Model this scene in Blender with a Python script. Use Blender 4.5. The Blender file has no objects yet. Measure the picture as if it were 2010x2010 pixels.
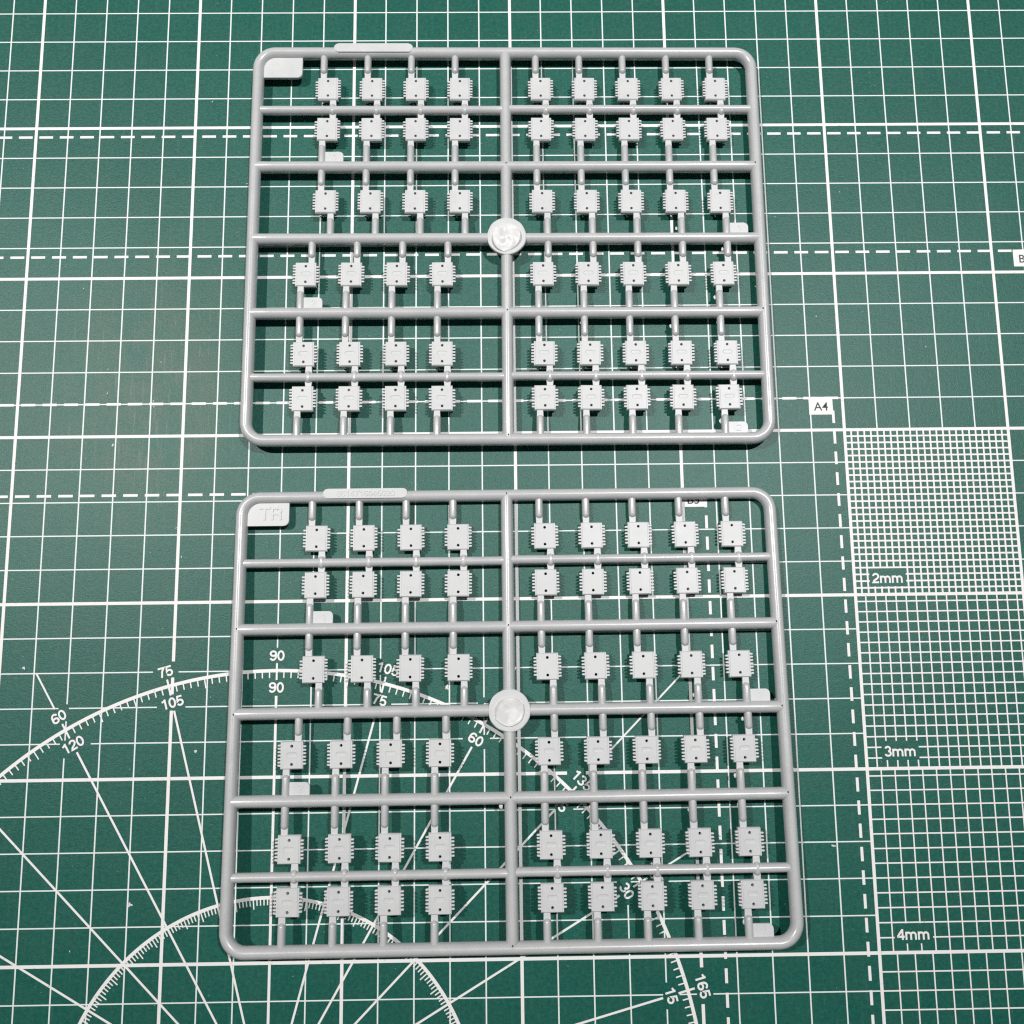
# Two grey plastic sprues of track links lying on a green cutting mat.  1 unit = 1 cm.
import bpy, bmesh, math, random
from mathutils import Vector, Matrix

random.seed(7)
sc = bpy.context.scene
sc.unit_settings.system = 'METRIC'
sc.unit_settings.scale_length = 0.01
col = sc.collection
PI = math.pi

# ------------------------------------------------------------------ camera
cam_d = bpy.data.cameras.new('camera')
cam_d.sensor_width = 36.0
cam_d.sensor_fit = 'HORIZONTAL'
cam_d.lens = 36.0 * 1858.544 / 2010.0
cam_d.clip_start = 0.5
cam_d.clip_end = 2000.0
cam = bpy.data.objects.new('camera', cam_d)
col.objects.link(cam)
cam.matrix_world = Matrix(((0.99986223, 0.01050733, -0.01284996, -0.48502),
                           (-0.01233360, 0.98838184, -0.15148998, -1.69770),
                           (0.01110891, 0.15162760, 0.98837526, 27.92558),
                           (0, 0, 0, 1)))
sc.camera = cam

# ------------------------------------------------------------------ room light
world = bpy.data.worlds.new('World')
sc.world = world
world.use_nodes = True
bg = world.node_tree.nodes['Background']
bg.inputs[0].default_value = (0.92, 0.96, 1.0, 1)
bg.inputs[1].default_value = 0.035


def lamp(name, loc, target, power, color, radius, cone):
    d = bpy.data.lights.new(name, 'SPOT')
    d.energy = power
    d.color = color
    d.shadow_soft_size = radius
    d.spot_size = math.radians(cone)
    d.spot_blend = 1.0
    o = bpy.data.objects.new(name, d)
    col.objects.link(o)
    o.location = loc
    o.rotation_euler = (Vector(target) - Vector(loc)).to_track_quat('-Z', 'Y').to_euler()
    return o


lamp('desk_lamp_light', (-66, 35, 126), (-20, 26, 0), 0.585e6, (1.0, 0.97, 0.935), 1.7, 62)
lamp('ceiling_lamp_light', (37, 33, 126), (14, 26, 0), 0.525e6, (1.0, 0.995, 0.985), 1.5, 62)

vs = sc.view_settings
vs.view_transform = 'Standard'
vs.look = 'None'
vs.exposure = 0.0
vs.gamma = 1.0
vs.use_curve_mapping = False
sc.cycles.max_bounces = 4
sc.cycles.use_denoising = False
sc.cycles.filter_width = 1.25


# ------------------------------------------------------------------ materials
def new_mat(name):
    m = bpy.data.materials.new(name)
    m.use_nodes = True
    nt = m.node_tree
    return m, nt, nt.nodes['Principled BSDF']


def N(nt, kind, **kw):
    n = nt.nodes.new(kind)
    for k, v in kw.items():
        if k in n.inputs:
            n.inputs[k].default_value = v
        else:
            setattr(n, k, v)
    return n


def ramp(nt, src, stops):
    r = nt.nodes.new('ShaderNodeValToRGB')
    e = r.color_ramp.elements
    e[0].position, e[0].color = stops[0][0], stops[0][1]
    e[1].position, e[1].color = stops[1][0], stops[1][1]
    for p, c in stops[2:]:
        x = e.new(p)
        x.color = c
    nt.links.new(src, r.inputs[0])
    return r


def mix(nt, a, b, f, mode='MIX'):
    m = nt.nodes.new('ShaderNodeMix')
    m.data_type = 'RGBA'
    m.blend_type = mode
    for sock, v in ((m.inputs[0], f), (m.inputs[6], a), (m.inputs[7], b)):
        if hasattr(v, 'links'):
            nt.links.new(v, sock)
        elif isinstance(v, (int, float)):
            sock.default_value = v
        else:
            sock.default_value = (*v, 1) if len(v) == 3 else v
    return m.outputs[2]


def g(v):
    return (v, v, v, 1)


# green vinyl of the mat
MAT, nt, b = new_mat('green_mat_vinyl')
tc = N(nt, 'ShaderNodeTexCoord')
big = N(nt, 'ShaderNodeTexNoise', Scale=0.16, Detail=4.0, Roughness=0.6)
fine = N(nt, 'ShaderNodeTexNoise', Scale=9.0, Detail=6.0, Roughness=0.72)
grain = N(nt, 'ShaderNodeTexNoise', Scale=26.0, Detail=3.0, Roughness=0.7)
speck = N(nt, 'ShaderNodeTexNoise', Scale=13.0, Detail=2.0, Roughness=0.5)
for n in (big, fine, grain, speck):
    nt.links.new(tc.outputs['Object'], n.inputs['Vector'])
c0 = ramp(nt, big.outputs[0], [(0.30, (0.0050, 0.089, 0.067, 1)), (0.72, (0.0070, 0.104, 0.079, 1))]).outputs[0]
f1 = ramp(nt, fine.outputs[0], [(0.36, g(0.80)), (0.66, g(1.22))]).outputs[0]
c1 = mix(nt, c0, f1, 1.0, 'MULTIPLY')
# tiny pale dust specks
sp = ramp(nt, speck.outputs[0], [(0.735, g(0)), (0.79, g(1))]).outputs[0]
c2 = mix(nt, c1, (0.30, 0.38, 0.34), sp)
# a scuffed, knife-scratched patch with dull brownish dirt that also paints in the lamp's glare (own shape, left of the upper sprue)
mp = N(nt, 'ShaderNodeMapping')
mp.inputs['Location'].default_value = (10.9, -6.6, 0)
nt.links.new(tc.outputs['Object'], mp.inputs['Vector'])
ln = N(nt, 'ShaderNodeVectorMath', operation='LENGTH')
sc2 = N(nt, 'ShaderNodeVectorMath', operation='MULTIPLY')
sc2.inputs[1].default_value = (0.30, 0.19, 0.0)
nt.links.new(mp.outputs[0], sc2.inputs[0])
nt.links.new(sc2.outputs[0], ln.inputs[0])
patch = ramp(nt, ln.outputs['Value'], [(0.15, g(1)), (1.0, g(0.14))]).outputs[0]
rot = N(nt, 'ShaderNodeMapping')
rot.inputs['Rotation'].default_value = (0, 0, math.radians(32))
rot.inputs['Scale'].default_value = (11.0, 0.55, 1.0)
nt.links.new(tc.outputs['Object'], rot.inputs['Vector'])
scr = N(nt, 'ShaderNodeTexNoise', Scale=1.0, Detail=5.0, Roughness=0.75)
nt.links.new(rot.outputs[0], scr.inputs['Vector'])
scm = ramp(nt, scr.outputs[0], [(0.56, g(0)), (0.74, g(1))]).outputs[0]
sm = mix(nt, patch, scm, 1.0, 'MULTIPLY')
dirt_glare = N(nt, 'ShaderNodeTexNoise', Scale=0.9, Detail=5.0, Roughness=0.7)
nt.links.new(tc.outputs['Object'], dirt_glare.inputs['Vector'])
dm = ramp(nt, dirt_glare.outputs[0], [(0.38, g(0)), (0.66, g(0.75))]).outputs[0]
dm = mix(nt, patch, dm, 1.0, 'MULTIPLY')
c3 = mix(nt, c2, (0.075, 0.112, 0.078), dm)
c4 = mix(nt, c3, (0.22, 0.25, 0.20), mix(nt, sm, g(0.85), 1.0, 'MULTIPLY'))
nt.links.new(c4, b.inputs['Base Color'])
rr = ramp(nt, fine.outputs[0], [(0.3, g(0.33)), (0.7, g(0.42))]).outputs[0]
nt.links.new(rr, b.inputs['Roughness'])
b.inputs['Specular IOR Level'].default_value = 0.33
bp = N(nt, 'ShaderNodeBump', Strength=0.55, Distance=0.012)
mm = N(nt, 'ShaderNodeMath', operation='ADD')
nt.links.new(fine.outputs[0], mm.inputs[0])
nt.links.new(grain.outputs[0], mm.inputs[1])
nt.links.new(mm.outputs[0], bp.inputs['Height'])
nt.links.new(bp.outputs[0], b.inputs['Normal'])


def ink(name, color, worn):
    m, nt, b = new_mat(name)
    tc = N(nt, 'ShaderNodeTexCoord')
    n1 = N(nt, 'ShaderNodeTexNoise', Scale=7.0, Detail=5.0, Roughness=0.7)
    n2 = N(nt, 'ShaderNodeTexNoise', Scale=0.5, Detail=2.0)
    nt.links.new(tc.outputs['Object'], n1.inputs['Vector'])
    nt.links.new(tc.outputs['Object'], n2.inputs['Vector'])
    lo = tuple(x * 0.90 for x in color)
    c = mix(nt, lo, color, n2.outputs[0])
    w = ramp(nt, n1.outputs[0], [(0.24, g(worn)), (0.40, g(0))]).outputs[0]
    c = mix(nt, c, (0.10, 0.20, 0.165), w)
    nt.links.new(c, b.inputs['Base Color'])
    b.inputs['Roughness'].default_value = 0.55
    bp = N(nt, 'ShaderNodeBump', Strength=0.25, Distance=0.01)
    nt.links.new(n1.outputs[0], bp.inputs['Height'])
    nt.links.new(bp.outputs[0], b.inputs['Normal'])
    return m


INK = ink('white_print_ink', (0.85, 0.83, 0.825), 0.75)
INK_THIN = ink('fine_white_print_ink', (0.79, 0.84, 0.83), 0.85)
INK_DARK, nt, b = new_mat('dark_letter_ink')
b.inputs['Base Color'].default_value = (0.035, 0.045, 0.042, 1)
b.inputs['Roughness'].default_value = 0.6

# grey styrene: the same plastic with a matt moulded finish (links, plates) and a polished one (runners), its base darkened to paint in the rods' shade
def styrene(name, shade, rough, spec, bump):
    m, nt, b = new_mat(name)
    n1 = N(nt, 'ShaderNodeTexNoise', Scale=1.1, Detail=4.0, Roughness=0.6, Distortion=1.2)
    n2 = N(nt, 'ShaderNodeTexNoise', Scale=22.0, Detail=4.0, Roughness=0.65)
    gm = N(nt, 'ShaderNodeNewGeometry')
    nt.links.new(gm.outputs['Position'], n1.inputs['Vector'])
    nt.links.new(gm.outputs['Position'], n2.inputs['Vector'])
    lo = (shade * 0.945, shade * 0.965, shade * 0.985, 1)
    hi = (shade * 1.03, shade * 1.045, shade * 1.055, 1)
    c = ramp(nt, n1.outputs[0], [(0.3, lo), (0.7, hi)]).outputs[0]
    c = mix(nt, c, ramp(nt, n2.outputs[0], [(0.35, g(0.955)), (0.65, g(1.03))]).outputs[0], 1.0, 'MULTIPLY')
    nt.links.new(c, b.inputs['Base Color'])
    r = mix(nt, ramp(nt, n2.outputs[0], [(0.3, g(rough - 0.04)), (0.7, g(rough + 0.04))]).outputs[0], ramp(nt, n1.outputs[0], [(0.3, g(0.9)), (0.7, g(1.12))]).outputs[0], 1.0, 'MULTIPLY')
    nt.links.new(r, b.inputs['Roughness'])
    b.inputs['Specular IOR Level'].default_value = spec
    bp = N(nt, 'ShaderNodeBump', Strength=bump, Distance=0.012)
    nt.links.new(n2.outputs[0], bp.inputs['Height'])
    nt.links.new(bp.outputs[0], b.inputs['Normal'])
    return m


PLA = styrene('grey_styrene_matt', 0.57, 0.45, 0.55, 0.10)
RUN = styrene('grey_styrene_polished_shaded', 0.50, 0.29, 0.85, 0.12)

# fractured, shinier plastic of the snapped stub
SNAP, nt, b = new_mat('snapped_plastic')
n2 = N(nt, 'ShaderNodeTexNoise', Scale=4.0, Detail=2.0, Roughness=0.5)
gm = N(nt, 'ShaderNodeNewGeometry')
nt.links.new(gm.outputs['Position'], n2.inputs['Vector'])
nt.links.new(ramp(nt, n2.outputs[0], [(0.3, g(0.60)), (0.7, g(0.76))]).outputs[0], b.inputs['Base Color'])
b.inputs['Roughness'].default_value = 0.3
bp = N(nt, 'ShaderNodeBump', Strength=0.25, Distance=0.05)
nt.links.new(n2.outputs[0], bp.inputs['Height'])
nt.links.new(bp.outputs[0], b.inputs['Normal'])

PIT, nt, b = new_mat('painted_pin_shade')  # dark colour stands in for the shade inside a pin hole
b.inputs['Base Color'].default_value = (0.03, 0.03, 0.03, 1)
b.inputs['Roughness'].default_value = 0.9


# ------------------------------------------------------------------ mesh helpers
CROWN = 1.32        # upper side of the runners raised beyond round so their flanks shade darker


def crown(bm):
    for v in bm.verts:
        if v.co.z > 0:
            v.co.z *= CROWN


def mesh_from(bm, name, mat, smooth=False, angle=40):
    bmesh.ops.recalc_face_normals(bm, faces=bm.faces)
    me = bpy.data.meshes.new(name)
    if smooth:
        lim = math.radians(angle)
        for f in bm.faces:
            f.smooth = True
        for e in bm.edges:
            if len(e.link_faces) != 2 or e.calc_face_angle(0) > lim:
                e.smooth = False
    bm.to_mesh(me)
    bm.free()
    me.materials.append(mat)
    return me


def obj(name, me, parent=None, loc=(0, 0, 0), rotz=0.0):
    o = bpy.data.objects.new(name, me)
    col.objects.link(o)
    o.location = loc
    o.rotation_euler = (0, 0, rotz)
    if parent:
        o.parent = parent
    return o


def add_box(bm, x0, x1, y0, y1, z0, z1, bev=0.0, seg=1):
    r = bmesh.ops.create_cube(bm, size=1.0)
    for v in r['verts']:
        v.co = ((x0 + x1) / 2 + v.co.x * (x1 - x0), (y0 + y1) / 2 + v.co.y * (y1 - y0), (z0 + z1) / 2 + v.co.z * (z1 - z0))
    if bev:
        es = list({e for v in r['verts'] for e in v.link_edges})
        bmesh.ops.bevel(bm, geom=es, offset=bev, segments=seg, profile=0.5, affect='EDGES')


def add_tube(bm, pts, r, closed=False, seg=20, caps='round'):
    """Tube along pts (in the xy plane); radius may be a list. Ends get hemispherical caps."""
    n = len(pts)
    rings = []
    rad = r if isinstance(r, (list, tuple)) else [r] * n
    pts = [Vector(p) for p in pts]
    if not closed and caps == 'round':
        d0 = (pts[0] - pts[1]).normalized()
        d1 = (pts[-1] - pts[-2]).normalized()
        pre, post, rp, rq = [], [], [], []
        for a in (80, 60, 38, 18):
            s, c = math.sin(math.radians(a)), math.cos(math.radians(a))
            pre.append(pts[0] + d0 * rad[0] * s)
            rp.append(rad[0] * c)
            post.insert(0, pts[-1] + d1 * rad[-1] * s)
            rq.insert(0, rad[-1] * c)
        pts = pre + pts + post
        rad = rp + list(rad) + rq
        n = len(pts)
    up = Vector((0, 0, 1))
    for i in range(n):
        if closed:
            t = (pts[(i + 1) % n] - pts[i - 1]).normalized()
        else:
            t = (pts[min(i + 1, n - 1)] - pts[max(i - 1, 0)]).normalized()
        s = t.cross(up).normalized()
        u = s.cross(t)
        rings.append([bm.verts.new(pts[i] + s * math.cos(2 * PI * k / seg) * rad[i] + u * math.sin(2 * PI * k / seg) * rad[i]) for k in range(seg)])
    m = n if closed else n - 1
    for i in range(m):
        a, b2 = rings[i], rings[(i + 1) % n]
        for k in range(seg):
            bm.faces.new((a[k], a[(k + 1) % seg], b2[(k + 1) % seg], b2[k]))
    if not closed:
        bm.faces.new(rings[0])
        bm.faces.new(rings[-1][::-1])


def add_prism(bm, outline, z0, z1):
    lo = [bm.verts.new((x, y, z0)) for x, y in outline]
    hi = [bm.verts.new((x, y, z1)) for x, y in outline]
    n = len(outline)
    bm.faces.new(hi)
    bm.faces.new(lo[::-1])
    for i in range(n):
        bm.faces.new((lo[i], lo[(i + 1) % n], hi[(i + 1) % n], hi[i]))


def round_rect(x0, x1, y0, y1, rads, seg=6):
    """Outline, counter-clockwise from the lower left corner; rads = (ll, lr, ur, ul)."""
    out = []
    for (cx, cy, a0), r in zip(((x0, y0, 180), (x1, y0, 270), (x1, y1, 0), (x0, y1, 90)), rads):
        if r <= 0:
            out.append((cx, cy))
            continue
        ox = cx + (r if cx == x0 else -r)
        oy = cy + (r if cy == y0 else -r)
        for k in range(seg + 1):
            a = math.radians(a0 + 90 * k / seg)
            out.append((ox + r * math.cos(a), oy + r * math.sin(a)))
    return out


def text_mesh(s, size, bold, extrude, mat, name, spacing=1.0):
    cu = bpy.data.curves.new(name, 'FONT')
    cu.body = s
    cu.size = size
    cu.align_x = 'CENTER'
    cu.align_y = 'CENTER'
    cu.offset = bold
    cu.extrude = extrude
    cu.space_character = spacing
    cu.resolution_u = 4
    o = bpy.data.objects.new(name, cu)
    col.objects.link(o)
    dg = bpy.context.evaluated_depsgraph_get()
    me = bpy.data.meshes.new_from_object(o.evaluated_get(dg))
    bpy.data.objects.remove(o)
    bpy.data.curves.remove(cu)
    # recentre exactly on the glyph box
    xs = [v.co.x for v in me.vertices]
    ys = [v.co.y for v in me.vertices]
    cx, cy = (min(xs) + max(xs)) / 2, (min(ys) + max(ys)) / 2
    for v in me.vertices:
        v.co.x -= cx
        v.co.y -= cy
    me.materials.clear()
    me.materials.append(mat)
    me.name = name
    return me, (max(xs) - min(xs), max(ys) - min(ys))


# stroked sans numerals like those printed on the mat (unit cap height)
def arcp(cx, cy, rx, ry, a0, a1, n=14):
    return [(cx + rx * math.cos(math.radians(a0 + (a1 - a0) * k / n)), cy + ry * math.sin(math.radians(a0 + (a1 - a0) * k / n))) for k in range(n + 1)]


SIX = [arcp(0.30, 0.30, 0.215, 0.225, 0, 360, 24), [(0.085, 0.33), (0.088, 0.50)] + arcp(0.325, 0.56, 0.235, 0.36, 172, 32, 12)]
GLYPH = {
    '0': (0.60, [arcp(0.30, 0.5, 0.215, 0.425, 0, 360, 30)]),
    '1': (0.60, [[(0.36, 0.0), (0.36, 1.0)], [(0.10, 0.765), (0.22, 0.79), (0.36, 0.92)]]),
    '2': (0.60, [arcp(0.30, 0.69, 0.205, 0.235, 175, -25, 12) + [(0.40, 0.45), (0.17, 0.27), (0.09, 0.075), (0.54, 0.075)]]),
    '3': (0.60, [arcp(0.29, 0.71, 0.19, 0.215, 165, -80, 14), arcp(0.295, 0.29, 0.215, 0.215, 85, -165, 16)]),
    '4': (0.60, [[(0.42, 0.0), (0.42, 0.97)], [(0.42, 0.93), (0.075, 0.35), (0.075, 0.285), (0.57, 0.285)]]),
    '5': (0.60, [[(0.51, 0.925), (0.155, 0.925), (0.10, 0.46)] + arcp(0.295, 0.33, 0.215, 0.255, 135, -155, 16)]),
    '6': (0.60, SIX),
    '7': (0.60, [[(0.06, 0.925), (0.53, 0.925), (0.36, 0.60), (0.25, 0.0)]]),
    '8': (0.60, [arcp(0.30, 0.71, 0.175, 0.21, 0, 360, 22), arcp(0.30, 0.285, 0.215, 0.21, 0, 360, 22)]),
    '9': (0.60, [[(0.6 - x, 1.0 - y) for x, y in st] for st in SIX]),
    'T': (0.72, [[(0.03, 0.92), (0.69, 0.92)], [(0.36, 0.92), (0.36, 0.0)]]),
    'R': (0.72, [[(0.10, 0.0), (0.10, 1.0)], [(0.10, 0.92), (0.40, 0.92)] + arcp(0.40, 0.70, 0.20, 0.22, 90, -90, 10) + [(0.10, 0.48)], [(0.40, 0.48), (0.56, 0.40), (0.60, 0.0)]]),
    'm': (0.95, [[(0.10, 0.0), (0.10, 0.73)], [(0.10, 0.45)] + arcp(0.28, 0.46, 0.175, 0.19, 170, 10, 8) + [(0.46, 0.40), (0.46, 0.0)],
                 [(0.46, 0.45)] + arcp(0.64, 0.46, 0.175, 0.19, 170, 10, 8) + [(0.82, 0.40), (0.82, 0.0)]]),
}


SX = 1.26          # letter width


def stroke_text(s, height, stroke, mat, name, thick=0.0):
    """Flat printed lettering made of constant-width strokes; each stroke lies a hair above the one before."""
    W = sum(GLYPH[c][0] for c in s) * SX
    verts, faces, x0, lev = [], [], -W / 2, 0
    for ch in s:
        w, strokes = GLYPH[ch]
        for st in strokes:
            pts = [Vector(((x0 + x * SX) * height, (y - 0.5) * height)) for x, y in st]
            closed = (pts[0] - pts[-1]).length < 1e-6
            n = len(pts)
            base = len(verts)
            for i, p in enumerate(pts):
                d0 = (p - pts[i - 1]).normalized() if i else None
                d1 = (pts[i + 1] - p).normalized() if i < n - 1 else None
                if closed and d0 is None:
                    d0 = (pts[0] - pts[-2]).normalized()
                if closed and d1 is None:
                    d1 = (pts[1] - pts[0]).normalized()
                d0 = d0 or d1
                d1 = d1 or d0
                t = (d0 + d1).normalized()
                nrm = Vector((-t.y, t.x))
                k = 1.0 / max(0.45, nrm.dot(Vector((-d0.y, d0.x))))
                q = nrm * stroke * height / 2 * k
                z = lev * 0.00035
                verts += [(p.x - q.x, p.y - q.y, z), (p.x + q.x, p.y + q.y, z)]
            for i in range(n - 1):
                a = base + 2 * i
                faces.append((a, a + 2, a + 3, a + 1))
            if thick:
                low = len(verts)
                verts += [(x, y, -thick) for x, y, z in verts[base:low]]
                d = low - base
                for i in range(n - 1):
                    a = base + 2 * i
                    faces.append((a, a + d, a + 2 + d, a + 2))
                    faces.append((a + 1, a + 3, a + 3 + d, a + 1 + d))
                if not closed:
                    faces.append((base, base + 1, base + 1 + d, base + d))
                    e = base + 2 * (n - 1)
                    faces.append((e, e + d, e + 1 + d, e + 1))
            lev += 1
        x0 += w * SX
    me = bpy.data.meshes.new(name)
    me.from_pydata(verts, [], faces)
    me.materials.append(mat)
    return me


# ------------------------------------------------------------------ cutting mat
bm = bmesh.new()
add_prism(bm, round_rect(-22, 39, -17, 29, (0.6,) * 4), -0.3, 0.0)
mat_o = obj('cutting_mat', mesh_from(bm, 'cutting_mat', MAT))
mat_o['label'] = 'green cutting mat printed with white centimetre grid, protractor and paper sizes'
mat_o['category'] = 'cutting mat'

GX0, GX1, GY0, GY1 = -20, 37, -15, 27
LZ = 0.0013


class Print:
    """Collects flat printed strips, one level of ink per strip family so that none are coplanar."""

    def __init__(self):
        self.v, self.f = [], []

    def quad(self, p, z):
        i = len(self.v)
        self.v += [(x, y, z) for x, y in p]
        self.f.append((i, i + 1, i + 2, i + 3))

    def strip(self, a, b, w, z):
        a, b = Vector(a[:2]), Vector(b[:2])
        d = (b - a)
        if d.length < 1e-4:
            return
        d.normalize()
        s = Vector((-d.y, d.x)) * w / 2
        self.quad([a - s, b - s, b + s, a + s], z)

    def arc(self, c, r, w, a0, a1, z, n=160):
        for k in range(n):
            t0 = math.radians(a0 + (a1 - a0) * k / n)
            t1 = math.radians(a0 + (a1 - a0) * (k + 1) / n)
            self.quad([(c[0] + (r + s) * math.cos(t), c[1] + (r + s) * math.sin(t)) for t, s in ((t0, -w / 2), (t0, w / 2), (t1, w / 2), (t1, -w / 2))], z)

    def build(self, name, mat):
        me = bpy.data.meshes.new(name)
        me.from_pydata(self.v, [], self.f)
        me.materials.append(mat)
        for p in me.polygons:
            if p.normal.z < 0:
                p.flip()
        return obj(name, me, mat_o)


PC = (-7.0, -14.0)          # protractor centre
NUM = []                    # (text, centre, rotation, half width, half height)
for d in range(15, 166, 15):
    t = math.radians(d)
    for txt, rad in ((str(180 - d), 12.43), (str(d), 11.52)):
        ctr = (PC[0] + rad * math.cos(t), PC[1] + rad * math.sin(t))
        NUM.append((txt, ctr, t - PI / 2, len(txt) * 0.112 + 0.13, 0.22))


def blocked(p):
    for txt, c, r, hw, hh in NUM:
        dx, dy = p[0] - c[0], p[1] - c[1]
        u = dx * math.cos(r) + dy * math.sin(r)
        v = -dx * math.sin(r) + dy * math.cos(r)
        if abs(u) < hw and abs(v) < hh:
            return True
    return False


def cut_strip(P, a, b, w, z, step=0.02):
    """A printed line that stops short of the protractor numbers."""
    a, b = Vector(a), Vector(b)
    near = any(min(a.x, b.x) - 1 < n[1][0] < max(a.x, b.x) + 1 and min(a.y, b.y) - 1 < n[1][1] < max(a.y, b.y) + 1 for n in NUM)
    if not near:
        P.strip(a, b, w, z)
        return
    n = max(2, int((b - a).length / step))
    start = None
    for k in range(n + 1):
        q = a.lerp(b, k / n)
        if blocked(q):
            if start is not None:
                P.strip(start, q, w, z)
                start = None
        elif start is None:
            start = q
    if start is not None:
        P.strip(start, b, w, z)


FX0, FX1, FY = 10.0, 15.0, 5.0     # block of millimetre grids
thin, thick = Print(), Print()
for y in range(GY0, GY1 + 1):
    if y % 5 == 0:
        cut_strip(thick, (GX0, y), (GX1, y), 0.092, LZ * 4)
    elif y < FY:
        cut_strip(thin, (GX0, y), (FX0, y), 0.035, LZ * 2)
        cut_strip(thin, (FX1, y), (GX1, y), 0.035, LZ * 2)
    else:
        cut_strip(thin, (GX0, y), (GX1, y), 0.035, LZ * 2)
for x in range(GX0, GX1 + 1):
    if x % 5 == 0:
        cut_strip(thick, (x, GY0), (x, GY1), 0.092, LZ * 5)
    else:
        lo = FY if FX0 < x < FX1 else GY0
        if x == -7:
            lo = -1.8
        cut_strip(thin, (x, lo), (x, GY1), 0.040, LZ * 3)
thin.build('one_centimetre_grid_print', INK_THIN)
thick.build('five_centimetre_grid_print', INK)

# millimetre grids: pitch, y range, line width, label
fine = Print()
LAB = []
for pitch, y0, y1, w, txt in ((0.2, 0, 5, 0.050, '2mm'), (0.3, -5, 0, 0.040, '3mm'), (0.4, -10, -5, 0.038, '4mm'), (0.5, -15, -10, 0.038, '5mm')):
    lx0, lx1, ly0, ly1 = FX0 + 0.455, FX0 + 1.54, y0 + 0.235, y0 + 0.775
    LAB.append((txt, ((lx0 + lx1) / 2 - 0.01, y0 + 0.485)))
    k = 1
    while FX0 + k * pitch < FX1 - 0.06:
        x = FX0 + k * pitch
        if lx0 < x < lx1:
            fine.strip((x, y0), (x, ly0), w, LZ * 3)
            fine.strip((x, ly1), (x, y1), w, LZ * 3)
        else:
            fine.strip((x, y0), (x, y1), w, LZ * 3)
        k += 1
    k = 1
    while y0 + k * pitch < y1 - 0.06:
        y = y0 + k * pitch
        if ly0 < y < ly1:
            fine.strip((FX0, y), (lx0, y), w, LZ * 2)
            fine.strip((lx1, y), (FX1, y), w, LZ * 2)
        else:
            fine.strip((FX0, y), (FX1, y), w, LZ * 2)
        k += 1
fine.build('millimetre_grid_print', INK)

# dashed outlines of the paper sizes, counted from the grid origin
def dash_mesh(length, w):
    me = bpy.data.meshes.new('printed_dash')
    me.from_pydata([(-length / 2, -w / 2, 0), (length / 2, -w / 2, 0), (length / 2, w / 2, 0), (-length / 2, w / 2, 0)], [], [(0, 1, 2, 3)])
    me.materials.append(INK)
    return me


DASH_H, DASH_V = dash_mesh(0.43, 0.078), dash_mesh(0.39, 0.082)
for name, sx, sy in (('A3', 22.0, 14.7), ('B4', 16.4, 10.7), ('A4', 9.69, 6.0), ('B5', 5.68, 3.2)):
    outline = bpy.data.objects.new('dashed_paper_outline', None)
    col.objects.link(outline)
    outline.parent = mat_o
    x = -14.68 - 0.6405 * 8
    while x < sx:
        obj('printed_dash', DASH_H, outline, (x, sy, LZ * 6))
        x += 0.6405
    y = 4.77 + 0.6375 * 20
    while y - 0.195 > GY0:
        if y < sy:
            obj('printed_dash', DASH_V, outline, (sx, y, LZ * 7), PI / 2)
        y -= 0.6375
    if name != 'A3':
        B = Print()
        B.quad([(sx - 0.73, sy - 0.52), (sx + 0.0, sy - 0.52), (sx + 0.0, sy + 0.035), (sx - 0.73, sy + 0.035)], LZ * 8)
        bo = B.build('paper_size_label_print', INK)
        me, _ = text_mesh(name, 0.375, 0.003, 0.0, INK_DARK, 'paper_size_letters')
        obj('paper_size_letters', me, bo, (sx - 0.365, sy - (0.30 if name == 'B5' else 0.265), LZ * 10))

# protractor
P = Print()
P.arc(PC, 12.0, 0.098, 0, 180, LZ * 8, 240)
P.arc(PC, 5.73, 0.095, 0, 180, LZ * 8, 160)
for d in range(1, 180):
    t = math.radians(d)
    c, s = math.cos(t), math.sin(t)
    if d % 15:
        r0 = 11.70 if d % 5 == 0 else 11.79
        P.strip((PC[0] + 12 * c, PC[1] + 12 * s), (PC[0] + r0 * c, PC[1] + r0 * s), 0.036, LZ * 9)
    r1 = 5.44 if d % 5 == 0 else 5.53
    P.strip((PC[0] + 5.73 * c, PC[1] + 5.73 * s), (PC[0] + r1 * c, PC[1] + r1 * s), 0.034, LZ * 9)
for d in range(15, 166, 15):
    t = math.radians(d)
    c, s = math.cos(t), math.sin(t)
    w = 0.075 if d == 90 else 0.060
    P.strip((PC[0] + 0.6 * c, PC[1] + 0.6 * s), (PC[0] + 11.28 * c, PC[1] + 11.28 * s), w, LZ * 10)
    P.strip((PC[0] + 11.73 * c, PC[1] + 11.73 * s), (PC[0] + 12.2 * c, PC[1] + 12.2 * s), 0.055, LZ * 10)
    r1 = min(12 / max(abs(c), 1e-6), 12 / max(s, 1e-6))
    if r1 > 12.8:
        P.strip((PC[0] + 12.68 * c, PC[1] + 12.68 * s), (PC[0] + r1 * c, PC[1] + r1 * s), 0.05, LZ * 10)
pro = P.build('protractor_print', INK)
cache = {}
for txt, ctr, r, hw, hh in NUM:
    if txt not in cache:
        me = stroke_text(txt, 0.292, 0.185, INK, 'degree_number')
        cache[txt] = me
    obj('degree_number', cache[txt], pro, (ctr[0], ctr[1], LZ * 11), r)
for txt, c in LAB:
    me = stroke_text(txt, 0.295, 0.18, INK, 'grid_pitch_label_print')
    obj('grid_pitch_label_print', me, mat_o, (c[0], c[1], LZ * 11))

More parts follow.
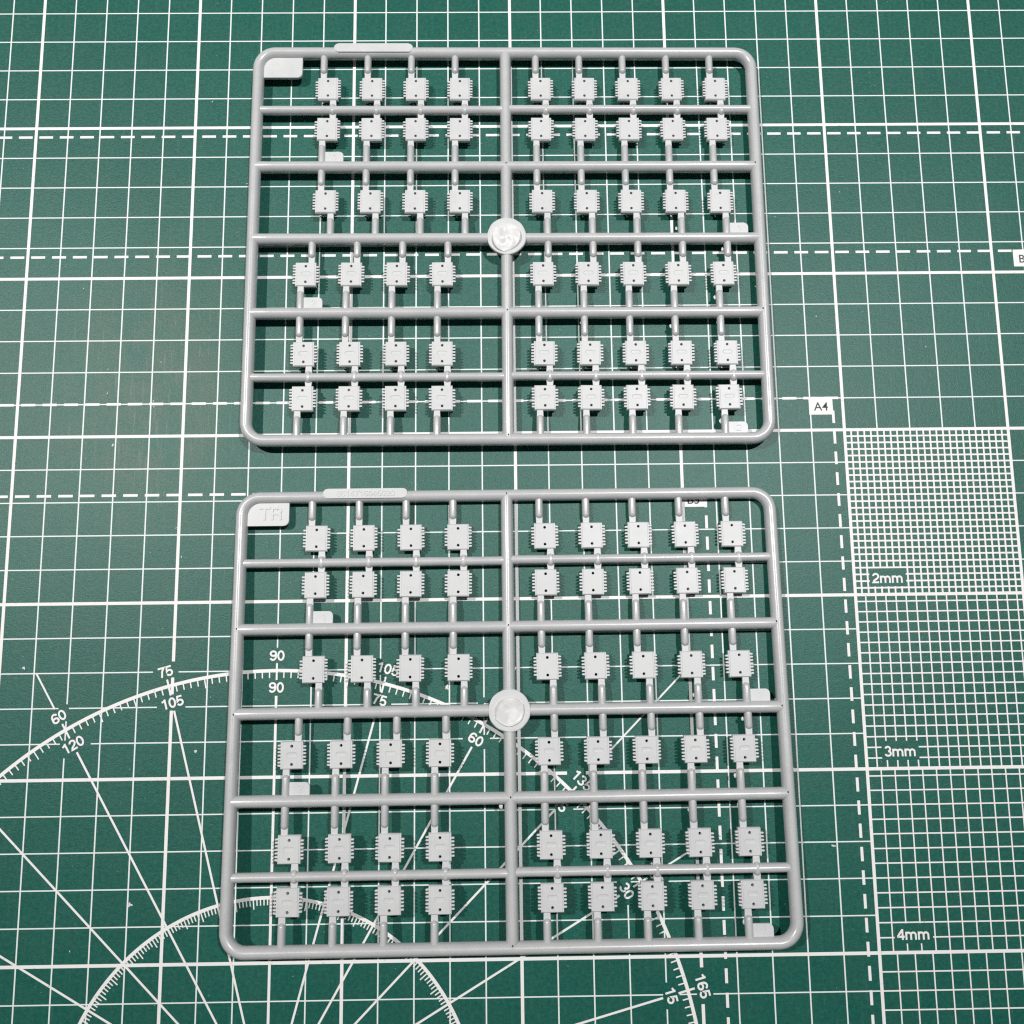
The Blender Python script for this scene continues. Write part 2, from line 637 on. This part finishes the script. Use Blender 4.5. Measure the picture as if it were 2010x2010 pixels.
# crumbs of plastic and dust lying on the mat
bm = bmesh.new()
CR = [(-14.27, -1.83, .05), (-9.25, -4.25, .045), (-10.9, -8.4, .06), (-12.55, -9.6, .03), (-9.9, 1.35, .035), (-13.2, 9.7, .03),
      (-6.55, 15.2, .03), (-9.5, 15.9, .03), (-10.1, 2.2, .03), (10.35, 12.7, .025), (8.9, -7.1, .05), (9.35, 8.6, .03), (-2.1, -2.55, .07),
      (-3.6, -12.0, .035), (4.9, 8.3, .03), (12.7, 7.6, .03), (-8.3, 13.1, .025), (7.55, 9.6, .03), (-12.3, 6.35, .035), (-11.6, 7.0, .03),
      (-10.75, 7.3, .03), (-10.95, 6.1, .035), (-10.9, 5.9, .03), (-12.05, 4.75, .045), (6.1, 13.6, .03), (-2.2, 17.4, .03)]
for x, y, r in CR:
    for k in range(3 if r > .04 else 1):
        m = Matrix.Translation((x + random.uniform(-r, r) * .9, y + random.uniform(-r, r) * .5, r * .25)) @ Matrix.Rotation(random.uniform(0, 3), 4, 'Z') @ Matrix.Diagonal((r * 1.0, r * .5, r * .35, 1))
        bmesh.ops.create_icosphere(bm, subdivisions=1, radius=1.0, matrix=m)
o = obj('plastic_dust', mesh_from(bm, 'plastic_dust', SNAP))
o['kind'] = 'stuff'
o['label'] = 'tiny pale crumbs of plastic and dust scattered on the green mat'

# ------------------------------------------------------------------ sprue pieces
K = 0.9955
RT, RN, RS = 0.178, 0.133, 0.112           # thick runner, thin runner, stub radius
COLS_UP = [-5.61, -4.22, -2.835, -1.445]
COLS_LO = [-6.16, -4.77, -3.375, -1.98]
COLS_R = [1.115, 2.505, 3.89, 5.28, 6.675]
ROWS = [5.04, 3.66, 1.23, -1.15, -3.69, -5.08]
Y_TOP, Y_T1, Y_B2, Y_B3, Y_B4, Y_T5, Y_BOT = 6.28, 4.33, 2.39, 0.0, -2.40, -4.405, -6.36
X_L, X_R = -7.83, 7.86
LW, LH = 0.318, 0.387                       # half size of a link body


def link_mesh(lower):
    """Track link: plate with a raised panel, two pin holes, rows of connector pins; the lower kind has an oval recess."""
    bm = bmesh.new()
    px, py, zt, zb = LW - 0.050, LH - 0.030, 0.084, -0.085
    circ = [[(0.042 * math.cos(2 * PI * k / 14), sy * 0.249 + 0.042 * math.sin(2 * PI * k / 14)) for k in range(14)] for sy in (-1, 1)]

    def rect(x, y, z):
        return [bm.verts.new(p) for p in ((-x, -y, z), (x, -y, z), (x, y, z), (-x, y, z))]

    def loop(pts, z):
        return [bm.verts.new((x, y, z)) for x, y in pts]

    def edges_of(ring):
        return [bm.edges.get((ring[i], ring[(i + 1) % len(ring)])) or bm.edges.new((ring[i], ring[(i + 1) % len(ring)])) for i in range(len(ring))]

    def skin(a, b2):
        n = len(a)
        for i in range(n):
            bm.faces.new((a[i], a[(i + 1) % n], b2[(i + 1) % n], b2[i]))

    # nested rectangles from the underside up to the slightly raised panel
    rects = [rect(LW - 0.012, LH - 0.015, zb), rect(LW, LH, zb + 0.015), rect(LW, LH, 0.030), rect(LW - 0.008, LH - 0.022, 0.070),
             rect(px + 0.010, py + 0.004, 0.0725), rect(px, py, zt)]
    for a, b2 in zip(rects, rects[1:]):
        skin(a, b2)
    lo = [loop(c, zb) for c in circ]
    hi = [loop(c, zt) for c in circ]
    top_edges = edges_of(rects[-1]) + edges_of(hi[0]) + edges_of(hi[1])
    for a, b2 in zip(lo, hi):
        skin(a, b2)
    if lower:
        def oval(s, dy=0.0):
            return [((0.088 if math.cos(2 * PI * k / 24) >= 0 else -0.088) * (0.55 + 0.45 * s) + 0.066 * s * math.cos(2 * PI * k / 24),
                     0.012 + dy + 0.066 * s * math.sin(2 * PI * k / 24)) for k in range(24)]
        o0, o1, o2 = loop(oval(1.0), zt), loop(oval(0.80), zt - 0.012), loop(oval(0.50), zt - 0.015)
        top_edges += edges_of(o0)
        skin(o0, o1)
        skin(o1, o2)
        bm.faces.new(o2)
    bmesh.ops.triangle_fill(bm, edges=top_edges, use_beauty=True)
    bmesh.ops.triangle_fill(bm, edges=edges_of(rects[0]) + edges_of(lo[0]) + edges_of(lo[1]), use_beauty=True)
    # connector pins
    for side in (-1, 1):
        seven = (side == -1) == lower
        ks = [k for k in range(-3, 4)] if seven else [k + 0.5 for k in range(-3, 3)]
        for k in ks:
            y = k * 0.0945
            ln = 0.082
            sk = 0.0
            if seven and abs(k) == 3:
                sk = -0.012 * (1 if k > 0 else -1)
            w = 0.0245
            x0 = side * (LW - 0.03)
            x1 = side * (LW + ln - w)
            pts = [(x0, y - w)]
            for q in range(7):
                a = -PI / 2 + PI * q / 6
                pts.append((x1 + side * w * math.cos(a), y + sk + w * math.sin(a)))
            pts.append((x0, y + w))
            if side < 0:
                pts = pts[::-1]
            add_prism(bm, pts, -0.045, 0.056)
    return mesh_from(bm, 'track_link', PLA, True, 24)


LINK_UP, LINK_LO = link_mesh(False), link_mesh(True)


def stub_mesh(length):
    """Round stub along +y from the runner axis to the gate."""
    bm = bmesh.new()
    add_tube(bm, [(0, 0.0, 0), (0, length - RS, 0)], RS, seg=16)
    crown(bm)
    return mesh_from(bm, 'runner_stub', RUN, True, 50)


def gate_mesh(y0, y1, w0, w1):
    bm = bmesh.new()
    z0, z1 = -0.045, 0.036
    o = [(-w0, y0), (w0, y0), (w1, y1), (-w1, y1)]
    add_prism(bm, o, z0, z1)
    bmesh.ops.bevel(bm, geom=[e for e in bm.edges], offset=0.009, segments=1, affect='EDGES')
    return mesh_from(bm, 'gate', PLA)


def collar_mesh():
    bm = bmesh.new()
    add_tube(bm, [(0, -0.075, 0), (0, 0.075, 0)], 0.112, seg=16)
    # low ring riding over the thin runner
    for v in bm.verts:
        v.co.z *= 1.62 if v.co.z > 0 else 1.28
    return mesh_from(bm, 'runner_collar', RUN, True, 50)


COLLAR = collar_mesh()
STUBS, GATES = {}, {}


def stub_gate(parent, x, yb, yl, wob):
    """A stub rising from the runner at yb towards the link edge yl, with its flat gate as a child."""
    L = abs(yl - yb)
    key = round(L, 2)
    if key not in STUBS:
        STUBS[key] = stub_mesh(L - 0.135)
        GATES[key] = gate_mesh(L - 0.30, L + 0.03, 0.104, 0.092)
    s = obj('runner_stub', STUBS[key], parent, (x, yb, H + wob), 0.0 if yl > yb else PI)
    obj('gate', GATES[key], s, (0, 0, 0))
    return s


def collar_gates(parent, x, yb, yu, yd):
    c = obj('runner_collar', COLLAR, parent, (x, yb, H))
    for yl, rz in ((yu, 0.0), (yd, PI)):
        L = abs(yl - yb)
        key = ('c', round(L, 2))
        if key not in GATES:
            GATES[key] = gate_mesh(0.05, L + 0.03, 0.112, 0.090)
        obj('gate', GATES[key], c, (0, 0, 0), rz)


def tube_obj(name, parent, pts, r, seg=24, closed=False):
    bm = bmesh.new()
    pts = [(x, y, 0) for x, y in pts]
    add_tube(bm, pts, r, closed, seg)
    crown(bm)
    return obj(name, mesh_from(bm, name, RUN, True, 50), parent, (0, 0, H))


def bar(parent, name, y, x0, x1, r, sag):
    """Horizontal runner, slightly uneven like a moulded one."""
    n = 24
    pts, rad = [], []
    for k in range(n + 1):
        x = x0 + (x1 - x0) * k / n
        pts.append((x, y + sag * math.sin(PI * k / n)))
        rad.append(r * (1 + 0.012 * math.sin(k * 1.7 + y)))
    bm = bmesh.new()
    add_tube(bm, [(x, yy, 0) for x, yy in pts], rad, False, 24)
    crown(bm)
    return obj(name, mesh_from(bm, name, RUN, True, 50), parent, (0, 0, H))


def letters(parent, s, height, stroke, loc, h, name):
    """Raised moulded characters standing h above loc."""
    return obj(name, stroke_text(s, height, stroke, PLA, name, h + 0.01), parent, (loc[0], loc[1], loc[2] + h))


def build_sprue(loc, rot, label, marked, seed):
    global H
    rnd = random.Random(seed)
    root = bpy.data.objects.new('track_link_sprue', None)
    col.objects.link(root)
    root.empty_display_size = 1.0
    root.rotation_euler = Matrix(rot).to_euler() if not isinstance(rot, tuple) else rot
    H = loc[2]
    root.location = (loc[0], loc[1], 0.0)
    root['label'] = label
    root['category'] = 'sprue'
    root['group'] = 'grey plastic sprues of track links'

    # outer frame: one rounded rectangle of runner
    oc = [(x * K, y * K) for x, y in round_rect(X_L, X_R, Y_BOT, Y_TOP, (0.56, 0.56, 0.54, 0.54), 10)]
    path = []
    for i, a in enumerate(oc):
        b2 = oc[(i + 1) % len(oc)]
        d = math.dist(a, b2)
        n = max(1, int(d / 0.6))
        for k in range(n):
            path.append((a[0] + (b2[0] - a[0]) * k / n, a[1] + (b2[1] - a[1]) * k / n))
    tube_obj('outer_frame', root, path, RT, 24, True)
    # spine and cross runners
    sp = [(0.0, (Y_TOP + (Y_BOT - Y_TOP) * k / 24) * K) for k in range(25)]
    tube_obj('center_runner', root, sp, RT * 0.985)
    for y in (Y_B2, Y_B3, Y_B4):
        bar(root, 'cross_runner', y * K, X_L * K + 0.02, X_R * K - 0.02, RT * 0.98, rnd.uniform(-0.012, 0.012))
    for y in (Y_T1, Y_T5):
        for x0, x1 in ((X_L * K + 0.06, -0.05), (0.05, X_R * K - 0.06)):
            bar(root, 'thin_cross_runner', y * K + (0.012 if x0 > 0 else -0.012), x0, x1, RN, 0.0)

    # links, stubs, gates
    for r in range(6):
        for ci, x in enumerate((COLS_UP if r < 3 else COLS_LO) + COLS_R):
            cx, cy = x * K, ROWS[r] * K
            o = obj('track_link', LINK_UP if r < 3 else LINK_LO, root, (cx, cy, H + rnd.uniform(-0.004, 0.004)), rnd.uniform(-0.012, 0.012))
            o.rotation_euler = (rnd.uniform(-0.014, 0.014), rnd.uniform(-0.014, 0.014), rnd.uniform(-0.012, 0.012))
            top, bot = cy + LH, cy - LH
            # the gates alternate from row to row
            a, b2 = (-0.152, 0.158) if r % 2 == 0 else (0.16, -0.152)
            if r == 3:
                a, b2 = 0.165, -0.15
            w = rnd.uniform(-0.004, 0.004)
            ytop = {0: Y_TOP, 2: Y_B2, 3: Y_B3, 4: Y_B4}.get(r)
            ybot = {1: Y_B2, 2: Y_B3, 3: Y_B4, 5: Y_BOT}.get(r)
            if ytop is not None:
                stub_gate(root, cx + a, ytop * K, top, w)
            if ybot is not None:
                stub_gate(root, cx + b2, ybot * K, bot, w)
            if r == 0:
                collar_gates(root, cx + 0.158, Y_T1 * K, bot, ROWS[1] * K + LH)
            if r == 4:
                collar_gates(root, cx + 0.158, Y_T5 * K, bot, ROWS[5] * K + LH)

    # hub: disc, well below reaching the mat, snapped stub on top
    bm = bmesh.new()
    prof = [(0.0, -H), (0.20, -H), (0.235, -H + 0.03), (0.28, -0.17), (0.40, -0.05), (0.57, 0.10), (0.598, 0.125), (0.60, 0.215), (0.588, 0.237), (0.565, 0.245), (0.0, 0.245)]
    if rot[0] < -0.01:
        prof[0] = (0.0, -H + 0.012)
        prof[1] = (0.20, -H + 0.012)
    n = 48
    rings = []
    for rr_, z in prof[1:-1]:
        ring = []
        for k in range(n):
            t = 2 * PI * k / n
            q = rr_ * (1 + 0.008 * math.sin(5 * t + seed) + 0.005 * math.sin(11 * t))
            ring.append(bm.verts.new((q * math.cos(t), q * math.sin(t), z)))
        rings.append(ring)
    for a, b2 in zip(rings, rings[1:]):
        for k in range(n):
            bm.faces.new((a[k], a[(k + 1) % n], b2[(k + 1) % n], b2[k]))
    bm.faces.new(rings[0][::-1])
    bm.faces.new(rings[-1])
    hub = obj('sprue_hub', mesh_from(bm, 'sprue_hub', PLA, True, 12), root, (0, 0, H))
    bm = bmesh.new()
    n, m = 40, 7
    tops = []
    for j in range(m + 1):
        f = j / m
        ring = []
        for k in range(n):
            t = 2 * PI * k / n
            if marked:
                rad = 0.40 * (1 + 0.02 * math.sin(2 * t + 0.6) + 0.012 * math.sin(7 * t))
                d0 = (t - math.radians(205) + PI) % (2 * PI) - PI
                d1 = (t - math.radians(28) + PI) % (2 * PI) - PI
                rad += 0.045 * math.exp(-(d0 / 0.10) ** 2) + 0.03 * math.exp(-(d1 / 0.09) ** 2)
                z = (0.302 + 0.008 * math.sin(3 * t)) if f > 0.9 else 0.262 + 0.03 * f * math.sin(t + 0.5) + 0.006 * math.sin(6 * f + 2 * t)
            else:
                rad = 0.43 * (1 + 0.03 * math.sin(2 * t - 0.8) + 0.025 * math.sin(3 * t + 1.3))
                z = 0.315 + 0.05 * f * math.sin(t * 2 + 1.1) + 0.06 * math.sin(4 * f + 2 * t) * f * (1 - f) * 2
            ring.append(bm.verts.new((f * rad * math.cos(t), f * rad * math.sin(t), z)) if j else None)
        tops.append(ring)
    ctr = bm.verts.new((0, 0, 0.262 if marked else 0.315))
    low = [bm.verts.new((v.co.x * 1.04, v.co.y * 1.04, 0.238)) for v in tops[-1]]
    tops.append(low)
    for k in range(n):
        bm.faces.new((ctr, tops[1][k], tops[1][(k + 1) % n]))
    for a, b2 in zip(tops[1:], tops[2:]):
        for k in range(n):
            bm.faces.new((a[k], b2[k], b2[(k + 1) % n], a[(k + 1) % n]))
    obj('snapped_stub', mesh_from(bm, 'snapped_stub', SNAP, True, 50), hub, (0.0, -0.035, 0) if marked else (-0.02, -0.06, 0))

    # corner plate, number strip and small number tabs
    bm = bmesh.new()
    add_prism(bm, round_rect(-7.72 * K, -6.44 * K, 5.43 * K, 6.17 * K, (0.02, 0.16, 0.02, 0.36), 7), -0.05, 0.055)
    bmesh.ops.bevel(bm, geom=[e for e in bm.edges if e.verts[0].co.z > 0 and e.verts[1].co.z > 0], offset=0.012, segments=2, affect='EDGES')
    plate = obj('corner_plate', mesh_from(bm, 'corner_plate', PLA, True, 30), root, (0, 0, H + 0.005))
    if marked:
        letters(plate, 'TR', 0.39, 0.17, (-6.98 * K, 5.80 * K, 0.055), 0.022, 'raised_lettering')
    bm = bmesh.new()
    add_prism(bm, round_rect(-5.42 * K, -2.93 * K, 6.20 * K, 6.49 * K, (0.14,) * 4, 8), 0.0, 0.25)
    bmesh.ops.bevel(bm, geom=[e for e in bm.edges if e.verts[0].co.z > 0.1 and e.verts[1].co.z > 0.1], offset=0.014, segments=2, affect='EDGES')
    strip = obj('number_strip', mesh_from(bm, 'number_strip', PLA, True, 30), root, (0, 0, H))
    if marked:
        letters(strip, '8514716845020', 0.175, 0.15, (-4.16 * K, 6.345 * K, 0.25), 0.012, 'raised_number')
    for x, y, d in ((COLS_UP[0] - 0.152, Y_B2, '1'), (COLS_R[4] + 0.158, Y_B3, '1'), (COLS_LO[0] - 0.15, Y_B4, '2'), (COLS_R[4] - 0.152, Y_BOT, '2')):
        bm = bmesh.new()
        add_prism(bm, round_rect(0.0, 0.67, 0.0, 0.51, (0.0, 0.0, 0.13, 0.0), 6), -0.045, 0.045)
        bmesh.ops.bevel(bm, geom=[e for e in bm.edges if e.verts[0].co.z > 0 and e.verts[1].co.z > 0], offset=0.010, segments=2, affect='EDGES')
        tab = obj('number_tab', mesh_from(bm, 'number_tab', PLA, True, 30), root, (x * K, y * K, H))
        letters(tab, d, 0.21, 0.17, (0.41, 0.335, 0.045), 0.020 if d == '2' and x > 0 and not marked else 0.010, 'raised_digit')

    # painted shade of pin holes where runners cross: dark beads, no recess
    pits = [(0, Y_B2 + 0.03), (0, Y_B4 + 0.03), (0, Y_BOT + 0.10), (X_R - 0.08, Y_B2 + 0.04), (X_R - 0.07, Y_B4 + 0.05)]
    if marked:
        pits += [(0, Y_TOP + 0.02), (X_R - 0.08, 0.03), (X_L + 0.02, Y_B2 + 0.02), (X_L + 0.03, 0.0)]
    for x, y in pits:
        bm = bmesh.new()
        bmesh.ops.create_uvsphere(bm, u_segments=10, v_segments=6, radius=0.026, matrix=Matrix.Diagonal((0.8, 1.15, 0.5, 1)))
        obj('pin_hole_shade', mesh_from(bm, 'pin_hole_shade', PIT, True), root, (x * K, y * K, H + RT * CROWN - 0.003))

    # thin curls of moulding flash on a few stubs
    nubs = ((COLS_R[4] - 0.245, Y_B4 - 0.30, .05), (COLS_R[3] + 0.02, Y_B3 + 0.36, .045), (COLS_R[4] + 0.02, Y_B3 - 0.33, .045), (COLS_R[4] - 0.28, Y_BOT + 0.55, .06),
                    (COLS_R[3] - 0.265, Y_B4 - 0.42, .05), (COLS_R[1] - 0.27, Y_B4 - 0.3, .04), (COLS_R[4] - 0.27, Y_B4 + 0.5, .05))
    if marked:
        nubs += ((-0.27, Y_B4 - 0.22, .065),)
    for x, y, r in nubs:
        bm = bmesh.new()
        bmesh.ops.create_icosphere(bm, subdivisions=2, radius=1.0, matrix=Matrix.Diagonal((r * 0.8, r * 1.3, 0.012, 1)))
        for v in bm.verts:
            v.co.x += rnd.uniform(-.15, .15) * r
            v.co.y += rnd.uniform(-.15, .15) * r
        obj('moulding_flash', mesh_from(bm, 'moulding_flash', PLA, True), root, (x * K + rnd.uniform(-.02, .02), y * K, H - 0.03))
    return root


build_sprue((-0.187, 11.03, 0.36), (-0.006, 0.002, -0.0037),
            'grey plastic sprue of track links with a blank corner plate, the upper one', False, 3)
build_sprue((-0.274, -3.2114, 0.405), (-0.0345, 0.004, 0.0013),
            'grey plastic sprue of track links with raised TR on its corner plate, over the protractor', True, 8)
